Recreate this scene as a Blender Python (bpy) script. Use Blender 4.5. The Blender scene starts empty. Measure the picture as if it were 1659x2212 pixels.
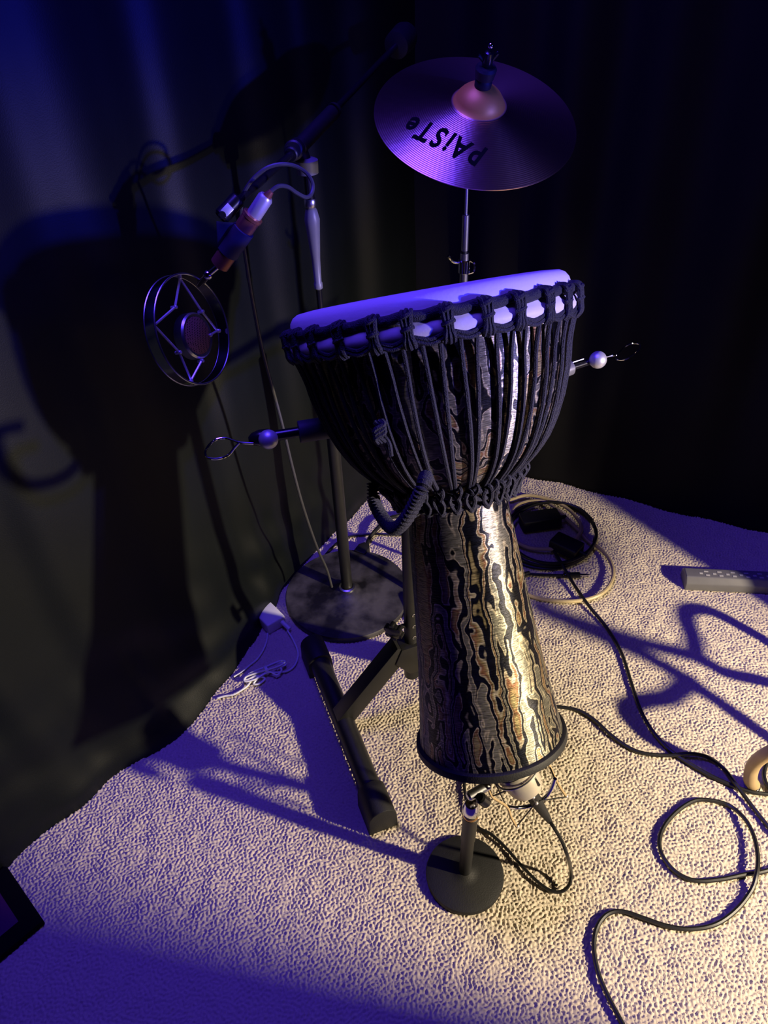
import bpy, bmesh, math, random
import numpy as np
from mathutils import Vector, Matrix
random.seed(4)
scene = bpy.context.scene
COL = scene.collection
V = Vector

# ------------------------------------------------------------------ camera
W_PX, H_PX, F_PX = 1659.0, 2212.0, 1600.0
CX, CY, EYE = 829.5, 1106.0, 1.45
_d = V(((920 - CX) / F_PX, -(3050 - CY) / F_PX, -1.0)).normalized()
_up = -_d
_y = (V((0, 0, -1)) - _up * V((0, 0, -1)).dot(_up)).normalized()
_x = _y.cross(_up)
RM = Matrix((_x, _y, _up))            # camera -> world rotation
CAM = V((0, 0, EYE))
cam = bpy.data.cameras.new('camera')
cam_o = bpy.data.objects.new('camera', cam)
COL.objects.link(cam_o)
cam.sensor_fit = 'VERTICAL'
cam.sensor_height = 24.0
cam.lens = 24.0 * F_PX / H_PX
cam.clip_start = 0.02
m = RM.to_4x4(); m.translation = CAM
cam_o.matrix_world = m
scene.camera = cam_o

# ------------------------------------------------------------------ light
world = bpy.data.worlds.new('world'); scene.world = world
world.use_nodes = True
world.node_tree.nodes['Background'].inputs[0].default_value = (0.04, 0.05, 1.0, 1)
world.node_tree.nodes['Background'].inputs[1].default_value = 0.002

LAMP = V((1.9, -0.06, 1.08))


def lamp(name, kind, loc, target, power, color, **kw):
    l = bpy.data.lights.new(name, kind)
    l.energy = power; l.color = color
    for k, v in kw.items():
        setattr(l, k, v)
    o = bpy.data.objects.new(name, l); COL.objects.link(o)
    o.location = loc
    o.rotation_euler = (V(target) - V(loc)).to_track_quat('-Z', 'Y').to_euler()
    return o


lamp('warm_stage_lamp', 'SPOT', LAMP, (0.09, 0.86, -0.06), 385, (1.0, 0.83, 0.57),
     spot_size=math.radians(71), spot_blend=0.85, shadow_soft_size=0.03)
lamp('blue_stage_lamp', 'SPOT', (1.92, -0.10, 1.22), (0.12, 1.03, 1.10), 280, (0.025, 0.035, 1.0),
     spot_size=math.radians(31), spot_blend=0.95, shadow_soft_size=0.03)
lamp('blue_ceiling_lamp', 'AREA', (-0.16, 1.08, 2.25), (-0.10, 1.2, 0.0), 24, (0.085, 0.04, 1.0),
     shape='DISK', size=0.7)

vs = scene.view_settings
vs.view_transform = 'Standard'; vs.look = 'None'; vs.gamma = 1.0
vs.exposure = 0.0
vs.use_curve_mapping = False


# ------------------------------------------------------------------ helpers
def ray(px, py):
    return RM @ V(((px - CX) / F_PX, -(py - CY) / F_PX, -1.0))


def fl(px, py, z=0.0):                # the point of the level z seen at a photo pixel
    r = ray(px, py)
    return CAM + r * ((z - EYE) / r.z)


def at(px, py, y):                    # the point at depth y seen at a photo pixel
    r = ray(px, py)
    return CAM + r * (y / r.y)


def tag(o, label=None, cat=None, group=None, kind=None):
    if label: o['label'] = label
    if cat: o['category'] = cat
    if group: o['group'] = group
    if kind: o['kind'] = kind
    return o


def thing(name, label, cat, loc=(0, 0, 0), rot=None, group=None):
    o = bpy.data.objects.new(name, None); COL.objects.link(o)
    o.empty_display_size = 0.05
    if rot is not None:
        mm = rot.to_4x4(); mm.translation = V(loc); o.matrix_basis = mm
    else:
        o.location = loc
    return tag(o, label, cat, group)


class MB:
    def __init__(s, org=(0, 0, 0)):
        s.v = []; s.f = []; s.o = V(org)

    def add(s, vs_, fs):
        n = len(s.v)
        s.v += [V(p) - s.o for p in vs_]
        s.f += [tuple(i + n for i in f) for f in fs]
        return s

    def tube(s, pts, r, n=8, closed=False, caps=True):
        pts = [V(p) for p in pts]
        N = len(pts)
        rs = r if isinstance(r, (list, tuple)) else [r] * N
        tang = []
        for i in range(N):
            if closed:
                t = pts[(i + 1) % N] - pts[i - 1]
            else:
                t = pts[min(i + 1, N - 1)] - pts[max(i - 1, 0)]
            tang.append(t.normalized() if t.length > 1e-9 else V((0, 0, 1)))
        t0 = tang[0]
        a = t0.orthogonal().normalized()
        vs_ = []; frames = []
        for i in range(N):
            t = tang[i]
            a = (a - t * a.dot(t))
            a = a.normalized() if a.length > 1e-6 else t.orthogonal().normalized()
            frames.append((a.copy(), t.cross(a)))
        tw = 0.0
        if closed:
            a2 = a - tang[0] * a.dot(tang[0]); a2.normalize()
            f0, g0 = frames[0]
            tw = math.atan2(a2.dot(g0), a2.dot(f0))
        for i in range(N):
            f, g = frames[i]
            off = -tw * i / N
            for k in range(n):
                ang = 2 * math.pi * k / n + off
                vs_.append(pts[i] + (f * math.cos(ang) + g * math.sin(ang)) * rs[i])
        fs = []
        for i in range(N if closed else N - 1):
            j = (i + 1) % N
            for k in range(n):
                k2 = (k + 1) % n
                fs.append((i * n + k, i * n + k2, j * n + k2, j * n + k))
        if caps and not closed:
            fs.append(tuple(range(n - 1, -1, -1)))
            fs.append(tuple((N - 1) * n + k for k in range(n)))
        return s.add(vs_, fs)

    def lathe(s, prof, n=48, org=(0, 0, 0), axis=(0, 0, 1), cap0=False, cap1=False, ref=None):
        ax = V(axis).normalized()
        u = (V(ref) - ax * V(ref).dot(ax)).normalized() if ref is not None else ax.orthogonal().normalized()
        w = ax.cross(u); org = V(org)
        vs_ = []
        for (r, z) in prof:
            for k in range(n):
                a = 2 * math.pi * k / n
                vs_.append(org + ax * z + (u * math.cos(a) + w * math.sin(a)) * r)
        fs = []
        for i in range(len(prof) - 1):
            for k in range(n):
                k2 = (k + 1) % n
                fs.append((i * n + k, i * n + k2, (i + 1) * n + k2, (i + 1) * n + k))
        if cap0: fs.append(tuple(range(n - 1, -1, -1)))
        if cap1: fs.append(tuple((len(prof) - 1) * n + k for k in range(n)))
        return s.add(vs_, fs)

    def cyl(s, p0, p1, r, n=20, bev=0.0):
        p0 = V(p0); p1 = V(p1); L = (p1 - p0).length
        if bev > 0:
            prof = [(r - bev, 0), (r, bev), (r, L - bev), (r - bev, L)]
        else:
            prof = [(r, 0), (r, L)]
        return s.lathe(prof, n, p0, p1 - p0, True, True)

    def ball(s, c, r, n=16):
        prof = [(max(r * math.sin(math.pi * i / n), 1e-5), -r * math.cos(math.pi * i / n)) for i in range(n + 1)]
        return s.lathe(prof, n * 2, c)

    def prism(s, poly, vec):
        poly = [V(p) for p in poly]; vec = V(vec); n = len(poly)
        vs_ = poly + [p + vec for p in poly]
        fs = [tuple(range(n - 1, -1, -1)), tuple(range(n, 2 * n))]
        for k in range(n):
            k2 = (k + 1) % n
            fs.append((k, k2, n + k2, n + k))
        return s.add(vs_, fs)

    def box(s, c, ux, uy, uz):        # centre and three half-extent vectors
        c = V(c); ux = V(ux); uy = V(uy); uz = V(uz)
        return s.prism([c - ux - uy - uz, c + ux - uy - uz, c + ux + uy - uz, c - ux + uy - uz], uz * 2)

    def build(s, name, mat, parent=None, smooth=True, bevel=0.0, seg=2, angle=40):
        me = bpy.data.meshes.new(name)
        me.from_pydata([tuple(p) for p in s.v], [], s.f)
        bm = bmesh.new(); bm.from_mesh(me)
        bmesh.ops.recalc_face_normals(bm, faces=bm.faces)
        if bevel > 0:
            es = [e for e in bm.edges if len(e.link_faces) == 2 and e.calc_face_angle(0) > 0.6]
            bmesh.ops.bevel(bm, geom=es, offset=bevel, segments=seg, affect='EDGES', profile=0.5)
        bm.to_mesh(me); bm.free()
        if smooth:
            me.polygons.foreach_set('use_smooth', [True] * len(me.polygons))
            try:
                me.set_sharp_from_angle(angle=math.radians(angle))
            except Exception:
                pass
        me.materials.append(mat)
        o = bpy.data.objects.new(name, me); COL.objects.link(o)
        if parent is not None: o.parent = parent
        return o


def spline(pts, per=10, closed=False):
    pts = [V(p) for p in pts]; N = len(pts); out = []
    rng = N if closed else N - 1
    for i in range(rng):
        if closed:
            p0, p1, p2, p3 = pts[i - 1], pts[i], pts[(i + 1) % N], pts[(i + 2) % N]
        else:
            p1, p2 = pts[i], pts[i + 1]
            p0 = pts[i - 1] if i > 0 else p1 * 2 - p2
            p3 = pts[i + 2] if i + 2 < N else p2 * 2 - p1
        for k in range(per):
            t = k / per
            out.append(0.5 * ((2 * p1) + (p2 - p0) * t + (2 * p0 - 5 * p1 + 4 * p2 - p3) * t * t
                              + (-p0 + 3 * p1 - 3 * p2 + p3) * t ** 3))
    if not closed: out.append(pts[-1])
    return out


def copy_part(o, parent, **kw):
    c = o.copy(); COL.objects.link(c); c.parent = parent
    return c


# ------------------------------------------------------------------ materials
def mat(name, color=(0.5, 0.5, 0.5), rough=0.5, metal=0.0, spec=0.5, noise=0.0, nscale=40.0, bump=0.0, bscale=200.0,
        aniso=0.0, sheen=0.0, stretch=None):
    m_ = bpy.data.materials.new(name); m_.use_nodes = True
    nt = m_.node_tree; b = nt.nodes['Principled BSDF']
    b.inputs['Base Color'].default_value = (*color, 1)
    b.inputs['Roughness'].default_value = rough
    b.inputs['Metallic'].default_value = metal
    b.inputs['Specular IOR Level'].default_value = spec
    if sheen:
        b.inputs['Sheen Weight'].default_value = sheen
    tc = nt.nodes.new('ShaderNodeTexCoord')
    src = tc.outputs['Object']
    if stretch is not None:
        mp = nt.nodes.new('ShaderNodeMapping'); mp.inputs['Scale'].default_value = stretch
        nt.links.new(src, mp.inputs[0]); src = mp.outputs[0]
    if noise > 0:
        n = nt.nodes.new('ShaderNodeTexNoise'); n.inputs['Scale'].default_value = nscale
        n.inputs['Detail'].default_value = 5
        nt.links.new(src, n.inputs['Vector'])
        mx = nt.nodes.new('ShaderNodeMix'); mx.data_type = 'RGBA'
        mx.inputs[6].default_value = (*[c * (1 - noise) for c in color], 1)
        mx.inputs[7].default_value = (*[min(1, c * (1 + noise)) for c in color], 1)
        nt.links.new(n.outputs[0], mx.inputs[0]); nt.links.new(mx.outputs[2], b.inputs['Base Color'])
    if bump > 0:
        n2 = nt.nodes.new('ShaderNodeTexNoise'); n2.inputs['Scale'].default_value = bscale
        n2.inputs['Detail'].default_value = 3
        nt.links.new(src, n2.inputs['Vector'])
        bp = nt.nodes.new('ShaderNodeBump'); bp.inputs['Strength'].default_value = bump
        bp.inputs['Distance'].default_value = 0.002
        nt.links.new(n2.outputs[0], bp.inputs['Height']); nt.links.new(bp.outputs[0], b.inputs['Normal'])
    return m_


M_black_metal = mat('black_powder_coat', (0.012, 0.012, 0.013), 0.42, 0, 0.5, 0.3, 60, 0.15, 900)
M_black_sheen = mat('black_enamel', (0.008, 0.008, 0.009), 0.25, 0, 0.5, 0.2, 60)
M_worn_metal = mat('worn_black_base', (0.038, 0.036, 0.036), 0.48, 0, 0.5, 0.85, 16, 0.25, 90)
def smudge(m_, lo, hi):
    for n_ in m_.node_tree.nodes:
        if n_.type == 'MIX':
            lk = n_.inputs[0].links[0]; src = lk.from_socket
            mr = m_.node_tree.nodes.new('ShaderNodeMapRange'); mr.inputs[1].default_value = lo; mr.inputs[2].default_value = hi
            m_.node_tree.links.new(src, mr.inputs[0]); m_.node_tree.links.new(mr.outputs[0], n_.inputs[0])


smudge(M_worn_metal, 0.40, 0.66)
M_rubber = mat('black_rubber', (0.011, 0.011, 0.012), 0.6, 0, 0.4, 0.3, 50, 0.2, 400)
M_blue_sleeve = mat('dark_sleeve', (0.045, 0.042, 0.07), 0.55, 0, 0.4, 0.2, 50)
M_chrome = mat('chrome', (0.75, 0.75, 0.77), 0.09, 1.0, 0.5, 0.04, 30)
M_knob = mat('brushed_knob', (0.70, 0.70, 0.74), 0.42, 0.6, 0.5, 0.05, 60)
M_steel = mat('satin_steel', (0.62, 0.62, 0.64), 0.3, 1.0, 0.5, 0.06, 60)
M_grey = mat('grey_plastic', (0.16, 0.16, 0.165), 0.42, 0, 0.5, 0.12, 50)
M_cable = mat('black_cable', (0.010, 0.010, 0.011), 0.38, 0, 0.5, 0.2, 80)
M_cable_grey = mat('charcoal_cable', (0.05, 0.05, 0.055), 0.45, 0, 0.5, 0.2, 80)
M_cable_tan = mat('tan_cable', (0.62, 0.50, 0.26), 0.4, 0, 0.5, 0.1, 60)
M_white = mat('white_plastic', (0.78, 0.78, 0.78), 0.35, 0, 0.5, 0.04, 40)
M_copper = mat('brown_copper_lacquer', (0.36, 0.13, 0.075), 0.36, 0.55, 0.5, 0.15, 80)
M_silver = mat('silver_connector', (0.74, 0.72, 0.74), 0.38, 0.6, 0.5, 0.06, 80)
M_rope = mat('black_rope', (0.020, 0.020, 0.026), 0.62, 0, 0.4, 0.4, 300, 0.9, 700)
M_tan = mat('tan_painted_tube', (0.42, 0.30, 0.16), 0.45, 0, 0.4, 0.25, 30)
M_cream = mat('champagne_metal', (0.62, 0.56, 0.46), 0.36, 0.45, 0.5, 0.06, 60)
M_curtain_l = mat('black_satin_cloth', (0.0030, 0.0046, 0.0050), 0.50, 0, 0.22, 0.35, 6, 0.15, 500)
M_curtain_r = mat('black_velvet_cloth', (0.0045, 0.0045, 0.0055), 0.8, 0, 0.15, 0.3, 6, 0.2, 500)
M_wall = mat('dark_wall_paint', (0.02, 0.02, 0.022), 0.9, 0, 0.2, 0.1, 8, 0.1, 100)
M_panel_purple = mat('dark_glossy_screen', (0.10, 0.022, 0.09), 0.3, 0, 0.5, 0.08, 8)
M_print = mat('black_print', (0.004, 0.004, 0.006), 0.9, 0, 0.05, 0.1, 60)
M_slot = mat('slot_edge', (0.45, 0.45, 0.44), 0.5, 0, 0.4, 0.1, 60)
M_brass_ring = mat('brass_collar', (0.62, 0.35, 0.12), 0.3, 0.9, 0.5, 0.1, 60)


def carpet_mat():
    m_ = mat('beige_carpet', (0.60, 0.52, 0.41), 0.95, 0, 0.05, 0.22, 260)
    m_.node_tree.nodes['Principled BSDF'].inputs['Sheen Weight'].default_value = 0.15
    return m_


M_carpet = carpet_mat()


def skin_mat():
    m_ = mat('goat_skin', (0.80, 0.73, 0.70), 0.5, 0, 0.4, 0.07, 25, 0.12, 160)
    return m_


M_skin = skin_mat()


def shell_mat():
    m_ = bpy.data.materials.new('flame_pattern_shell'); m_.use_nodes = True
    nt = m_.node_tree; L = nt.links; b = nt.nodes['Principled BSDF']
    tc = nt.nodes.new('ShaderNodeTexCoord')
    mp = nt.nodes.new('ShaderNodeMapping'); mp.inputs['Scale'].default_value = (1, 1, 0.05)
    L.new(tc.outputs['Object'], mp.inputs[0])
    # slow sideways wander of the streaks
    wn = nt.nodes.new('ShaderNodeTexNoise'); wn.inputs['Scale'].default_value = 34; wn.inputs['Detail'].default_value = 2
    mp2 = nt.nodes.new('ShaderNodeMapping'); mp2.inputs['Scale'].default_value = (0.6, 0.6, 0.75)
    L.new(tc.outputs['Object'], mp2.inputs[0]); L.new(mp2.outputs[0], wn.inputs['Vector'])
    vm = nt.nodes.new('ShaderNodeVectorMath'); vm.operation = 'SUBTRACT'; vm.inputs[1].default_value = (0.5, 0.5, 0.5)
    L.new(wn.outputs['Color'], vm.inputs[0])
    vs_ = nt.nodes.new('ShaderNodeVectorMath'); vs_.operation = 'MULTIPLY'; vs_.inputs[1].default_value = (0.026, 0.026, 0.0)
    L.new(vm.outputs[0], vs_.inputs[0])
    va = nt.nodes.new('ShaderNodeVectorMath'); va.operation = 'ADD'
    L.new(mp.outputs[0], va.inputs[0]); L.new(vs_.outputs[0], va.inputs[1])
    n = nt.nodes.new('ShaderNodeTexNoise'); n.inputs['Scale'].default_value = 39; n.inputs['Detail'].default_value = 0.9
    n.inputs['Roughness'].default_value = 0.45
    L.new(va.outputs[0], n.inputs['Vector'])
    rp = nt.nodes.new('ShaderNodeValToRGB'); cr = rp.color_ramp
    navy = (0.006, 0.007, 0.016, 1); dark = (0.004, 0.004, 0.006, 1)
    pale = (0.62, 0.54, 0.36, 1); grey = (0.20, 0.19, 0.145, 1); rust = (0.22, 0.085, 0.04, 1); gold = (0.36, 0.29, 0.13, 1)
    stops = [(0.0, grey), (0.33, gold), (0.365, rust), (0.385, pale), (0.395, navy), (0.455, dark), (0.465, pale),
             (0.480, grey), (0.525, grey), (0.540, pale), (0.550, navy), (0.605, dark), (0.615, pale), (0.635, rust),
             (0.665, gold), (0.685, pale), (0.695, navy), (0.75, dark), (0.765, gold), (1.0, grey)]
    while len(cr.elements) < len(stops): cr.elements.new(0.5)
    for e, (p, c) in zip(cr.elements, stops):
        e.position = p; e.color = c
    L.new(n.outputs[0], rp.inputs[0])
    # fine horizontal scratches of the foil
    sc = nt.nodes.new('ShaderNodeTexNoise'); sc.inputs['Scale'].default_value = 160; sc.inputs['Detail'].default_value = 3
    mp3 = nt.nodes.new('ShaderNodeMapping'); mp3.inputs['Scale'].default_value = (0.5, 0.5, 4.5)
    L.new(tc.outputs['Object'], mp3.inputs[0]); L.new(mp3.outputs[0], sc.inputs['Vector'])
    mr = nt.nodes.new('ShaderNodeMapRange'); mr.inputs[1].default_value = 0.3; mr.inputs[2].default_value = 0.7
    mr.inputs[3].default_value = 0.25; mr.inputs[4].default_value = 1.55
    L.new(sc.outputs[0], mr.inputs[0])
    mu = nt.nodes.new('ShaderNodeMix'); mu.data_type = 'RGBA'; mu.blend_type = 'MULTIPLY'; mu.inputs[0].default_value = 1
    L.new(rp.outputs[0], mu.inputs[6]); L.new(mr.outputs[0], mu.inputs[7])
    L.new(mu.outputs[2], b.inputs['Base Color'])
    b.inputs['Metallic'].default_value = 0.62
    b.inputs['Roughness'].default_value = 0.40
    b.inputs['Anisotropic'].default_value = 0.75
    b.inputs['Anisotropic Rotation'].default_value = 0.25
    tg = nt.nodes.new('ShaderNodeTangent'); tg.direction_type = 'RADIAL'; tg.axis = 'Z'
    L.new(tg.outputs[0], b.inputs['Tangent'])
    b.inputs['Specular IOR Level'].default_value = 0.6
    bp = nt.nodes.new('ShaderNodeBump'); bp.inputs['Strength'].default_value = 0.8; bp.inputs['Distance'].default_value = 0.0012
    L.new(sc.outputs[0], bp.inputs['Height']); L.new(bp.outputs[0], b.inputs['Normal'])
    return m_


M_shell = shell_mat()


def cymbal_mat():
    m_ = bpy.data.materials.new('lathed_bronze'); m_.use_nodes = True
    nt = m_.node_tree; L = nt.links; b = nt.nodes['Principled BSDF']
    b.inputs['Base Color'].default_value = (0.56, 0.34, 0.26, 1)
    b.inputs['Metallic'].default_value = 1.0
    b.inputs['Anisotropic Rotation'].default_value = 0.25
    tc = nt.nodes.new('ShaderNodeTexCoord')
    sx = nt.nodes.new('ShaderNodeSeparateXYZ'); L.new(tc.outputs['Object'], sx.inputs[0])
    cx_ = nt.nodes.new('ShaderNodeCombineXYZ'); L.new(sx.outputs[0], cx_.inputs[0]); L.new(sx.outputs[1], cx_.inputs[1])
    ln = nt.nodes.new('ShaderNodeVectorMath'); ln.operation = 'LENGTH'; L.new(cx_.outputs[0], ln.inputs[0])
    # lathe grooves: concentric waves
    mul = nt.nodes.new('ShaderNodeMath'); mul.operation = 'MULTIPLY'; mul.inputs[1].default_value = 2 * math.pi / 0.0032
    L.new(ln.outputs[1], mul.inputs[0])
    sn = nt.nodes.new('ShaderNodeMath'); sn.operation = 'SINE'; L.new(mul.outputs[0], sn.inputs[0])
    # hammer marks
    vo = nt.nodes.new('ShaderNodeTexNoise'); vo.inputs['Scale'].default_value = 70; vo.inputs['Detail'].default_value = 1
    L.new(tc.outputs['Object'], vo.inputs['Vector'])
    gate = nt.nodes.new('ShaderNodeMapRange'); gate.inputs[1].default_value = 0.042; gate.inputs[2].default_value = 0.046
    L.new(ln.outputs[1], gate.inputs[0])
    bc = nt.nodes.new('ShaderNodeMix'); bc.data_type = 'RGBA'
    bc.inputs[6].default_value = (0.95, 0.48, 0.06, 1); bc.inputs[7].default_value = (0.74, 0.46, 0.38, 1)  # bell coloured orange to stand in for the warm light it reflects
    L.new(gate.outputs[0], bc.inputs[0]); L.new(bc.outputs[2], b.inputs['Base Color'])
    gm = nt.nodes.new('ShaderNodeMapRange'); gm.inputs[3].default_value = 0.35; gm.inputs[4].default_value = 1.0
    L.new(gate.outputs[0], gm.inputs[0]); L.new(gm.outputs[0], b.inputs['Metallic'])
    gs = nt.nodes.new('ShaderNodeMath'); gs.operation = 'MULTIPLY'; L.new(gate.outputs[0], gs.inputs[0]); L.new(sn.outputs[0], gs.inputs[1])
    bp = nt.nodes.new('ShaderNodeBump'); bp.inputs['Strength'].default_value = 0.25; bp.inputs['Distance'].default_value = 0.0004
    L.new(gs.outputs[0], bp.inputs['Height'])
    bp2 = nt.nodes.new('ShaderNodeBump'); bp2.inputs['Strength'].default_value = 0.12; bp2.inputs['Distance'].default_value = 0.002
    L.new(vo.outputs[0], bp2.inputs['Height']); L.new(bp.outputs[0], bp2.inputs['Normal'])
    L.new(bp2.outputs[0], b.inputs['Normal'])
    # bell is rough so warm lamp light spreads over it, the bow is lathed
    mr = nt.nodes.new('ShaderNodeMapRange'); mr.inputs[1].default_value = 0.040; mr.inputs[2].default_value = 0.044
    mr.inputs[3].default_value = 0.50; mr.inputs[4].default_value = 0.30
    L.new(ln.outputs[1], mr.inputs[0]); L.new(mr.outputs[0], b.inputs['Roughness'])
    an = nt.nodes.new('ShaderNodeMapRange'); an.inputs[1].default_value = 0.040; an.inputs[2].default_value = 0.044
    an.inputs[3].default_value = 0.0; an.inputs[4].default_value = 0.62
    L.new(ln.outputs[1], an.inputs[0]); L.new(an.outputs[0], b.inputs['Anisotropic'])
    tg = nt.nodes.new('ShaderNodeTangent'); tg.direction_type = 'RADIAL'; tg.axis = 'Z'
    L.new(tg.outputs[0], b.inputs['Tangent'])
    return m_


M_cymbal = cymbal_mat()


def mesh_grille_mat(name, col, scale):
    m_ = bpy.data.materials.new(name); m_.use_nodes = True
    nt = m_.node_tree; L = nt.links; b = nt.nodes['Principled BSDF']
    b.inputs['Metallic'].default_value = 0.7; b.inputs['Roughness'].default_value = 0.4
    tc = nt.nodes.new('ShaderNodeTexCoord')
    ck = nt.nodes.new('ShaderNodeTexVoronoi'); ck.inputs['Scale'].default_value = scale
    ck.inputs['Randomness'].default_value = 0.0
    L.new(tc.outputs['Object'], ck.inputs['Vector'])
    rp = nt.nodes.new('ShaderNodeValToRGB')
    rp.color_ramp.elements[0].position = 0.28; rp.color_ramp.elements[0].color = (0.01, 0.008, 0.01, 1)
    rp.color_ramp.elements[1].position = 0.42; rp.color_ramp.elements[1].color = (*col, 1)
    L.new(ck.outputs['Distance'], rp.inputs[0]); L.new(rp.outputs[0], b.inputs['Base Color'])
    return m_


M_grille_copper = mesh_grille_mat('copper_mesh', (0.55, 0.27, 0.2), 330)
M_grille_cream = mesh_grille_mat('cream_mesh', (0.7, 0.64, 0.52), 420)

# ------------------------------------------------------------------ setting
X0, X1, Y0, Y1 = -1.6, 2.6, -1.2, 2.6
MB().box((0.5, 0.7, -0.03), (2.1, 0, 0), (0, 1.9, 0), (0, 0, 0.03)).build('floor', M_carpet, smooth=False)
tag(bpy.data.objects['floor'], 'beige carpeted floor', None, None, 'structure')

# the carpet pile of the part in view: a fine relief of twisted tufts
gx0, gx1, gy0, gy1, st = -0.92, 1.28, 0.30, 2.10, 0.0021
nx = int((gx1 - gx0) / st); ny = int((gy1 - gy0) / st)
rng = np.random.default_rng(7)


def band(nx, ny, lam, width):
    w = rng.standard_normal((ny, nx))
    F = np.fft.rfft2(w)
    ky = np.fft.fftfreq(ny, st)[:, None]; kx = np.fft.rfftfreq(nx, st)[None, :]
    k = np.sqrt(kx * kx + ky * ky)
    F *= np.exp(-((k - 1 / lam) / (width / lam)) ** 2)
    o = np.fft.irfft2(F, s=(ny, nx))
    return o / o.std()


hgt = np.tanh(1.0 * band(nx, ny, 0.0074, 0.42)) * 0.80 + 0.22 * band(nx, ny, 0.0055, 0.3) + 0.18 * band(nx, ny, 0.06, 0.6)
hgt = 0.0044 + 0.0028 * hgt
xs, ys = np.meshgrid(gx0 + st * np.arange(nx), gy0 + st * np.arange(ny))
co = np.stack([xs, ys, np.clip(hgt, 0.0002, 0.0105)], -1).reshape(-1, 3)
idx = np.arange(nx * ny).reshape(ny, nx)
quads = np.stack([idx[:-1, :-1], idx[:-1, 1:], idx[1:, 1:], idx[1:, :-1]], -1).reshape(-1, 4)
cxy = co[quads[:, 0], :2]              # keep the pile in front of the curtain lines
keep = ((cxy[:, 0] + 0.73) * 0.8286 - (cxy[:, 1] - 0.80) * 0.5599 > -0.10) & (-(cxy[:, 0] - 0.47) * 0.4606 - (cxy[:, 1] - 1.909) * 0.8876 > -0.10)
quads = quads[keep]
me = bpy.data.meshes.new('carpet_pile')
me.vertices.add(len(co)); me.vertices.foreach_set('co', co.ravel().astype(np.float32))
me.loops.add(quads.size); me.loops.foreach_set('vertex_index', quads.ravel().astype(np.int32))
me.polygons.add(len(quads)); me.polygons.foreach_set('loop_start', (np.arange(len(quads)) * 4).astype(np.int32))
me.update(calc_edges=True)
me.polygons.foreach_set('use_smooth', np.ones(len(quads), dtype=bool))
me.materials.append(M_carpet)
pile = bpy.data.objects.new('carpet_pile', me); COL.objects.link(pile)
tag(pile, 'short nubby beige carpet pile covering the floor', 'carpet', None, 'stuff')
ZF = 0.0055                            # things stand about here in the pile

# walls behind the curtains
A0 = V((-0.73, 0.80, 0)); AD = V((0.5, 0.74, 0)).normalized(); AN = V((0.74, -0.5, 0)).normalized()
CORNER = V((0.136, 2.082, 0))
B0 = V((0.47, 1.909, 0)); BD = V((0.636, -0.33, 0)).normalized(); BN = V((-0.33, -0.636, 0)).normalized()


def slab(name, p, q, nrm, off, thick, h, kind_label):
    p = V(p) - nrm * off; q = V(q) - nrm * off
    o = MB().prism([p, q, q - nrm * thick, p - nrm * thick], (0, 0, h)).build(name, M_wall, smooth=False)
    return tag(o, kind_label, None, None, 'structure')


slab('wall_left', CORNER + AD * 0.2, A0 - AD * 1.5, AN, 0.16, 0.05, 2.6, 'dark wall behind the left curtain')
slab('wall_right', CORNER - BD * 0.2, B0 + BD * 2.2, BN, 0.16, 0.05, 2.6, 'dark wall behind the right curtain')
tag(MB().box((0.5, 0.7, 2.63), (2.1, 0, 0), (0, 1.9, 0), (0, 0, 0.03)).build('ceiling', M_wall, smooth=False),
    'dark ceiling', None, None, 'structure')


def vnoise(s, z, seed):
    r = random.Random(seed); t = 0
    for k in range(7):
        fx = r.uniform(6, 26); fz = r.uniform(2, 16); p = r.uniform(0, 6.28)
        t += math.sin(fx * s + fz * z + p) * math.cos(fz * 0.7 * z - fx * 0.4 * s + p * 2)
    return t / 7


def bottom_out(s):
    P = [(-1.2, .02), (-.094, .022), (.109, .048), (.346, .106), (.45, .098), (.59, .070), (.70, .034), (.79, .010), (1.017, .004), (1.25, 0.0), (1.6, 0)]
    for (a, va), (b, vb) in zip(P, P[1:]):
        if a <= s <= b:
            t = (s - a) / (b - a); t = t * t * (3 - 2 * t)
            return va + (vb - va) * t
    return 0.0


def creases(s, z):
    # broad flat panels between soft vertical creases that lean and fade downwards
    d = 0
    for (c, wd, am, lean) in ((-.62, .05, .03, .02), (-.30, .06, .035, .05), (.02, .045, .03, .0), (.22, .05, .028, -.03), (.47, .06, .034, .02),
                              (.70, .05, .03, -.02), (.93, .05, .026, .03), (1.10, .04, .024, 0.), (1.30, .06, .05, 0.)):
        x = (s - c - lean * (1.2 - z)) / wd
        d += 0.85 * am * (1 / (1 + math.exp(-3.0 * x)) - 0.5) * math.exp(-(x / 3.2) ** 2)
    return d


def curtain(name, org, du, nrm, s0, s1, ns, nz, h, fn, m_, label, thick=0.004):
    vs_, fs = [], []
    zs = [h * (k / nz) ** 1.35 for k in range(nz + 1)]
    for iz, z in enumerate(zs):
        for i in range(ns + 1):
            s_ = s0 + (s1 - s0) * i / ns
            p = org + du * s_ + nrm * fn(s_, z)
            vs_.append((p.x, p.y, z + 0.003))
    for iz in range(nz):
        for i in range(ns):
            a = iz * (ns + 1) + i
            fs.append((a, a + 1, a + ns + 2, a + ns + 1))
    mb = MB(); mb.add(vs_, fs)
    o = mb.build(name, m_, smooth=True, angle=180)
    md = o.modifiers.new('thickness', 'SOLIDIFY'); md.thickness = thick; md.offset = -1 if (du.cross(V((0, 0, 1)))).dot(nrm) > 0 else 1
    return tag(o, label, 'curtain')


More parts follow.
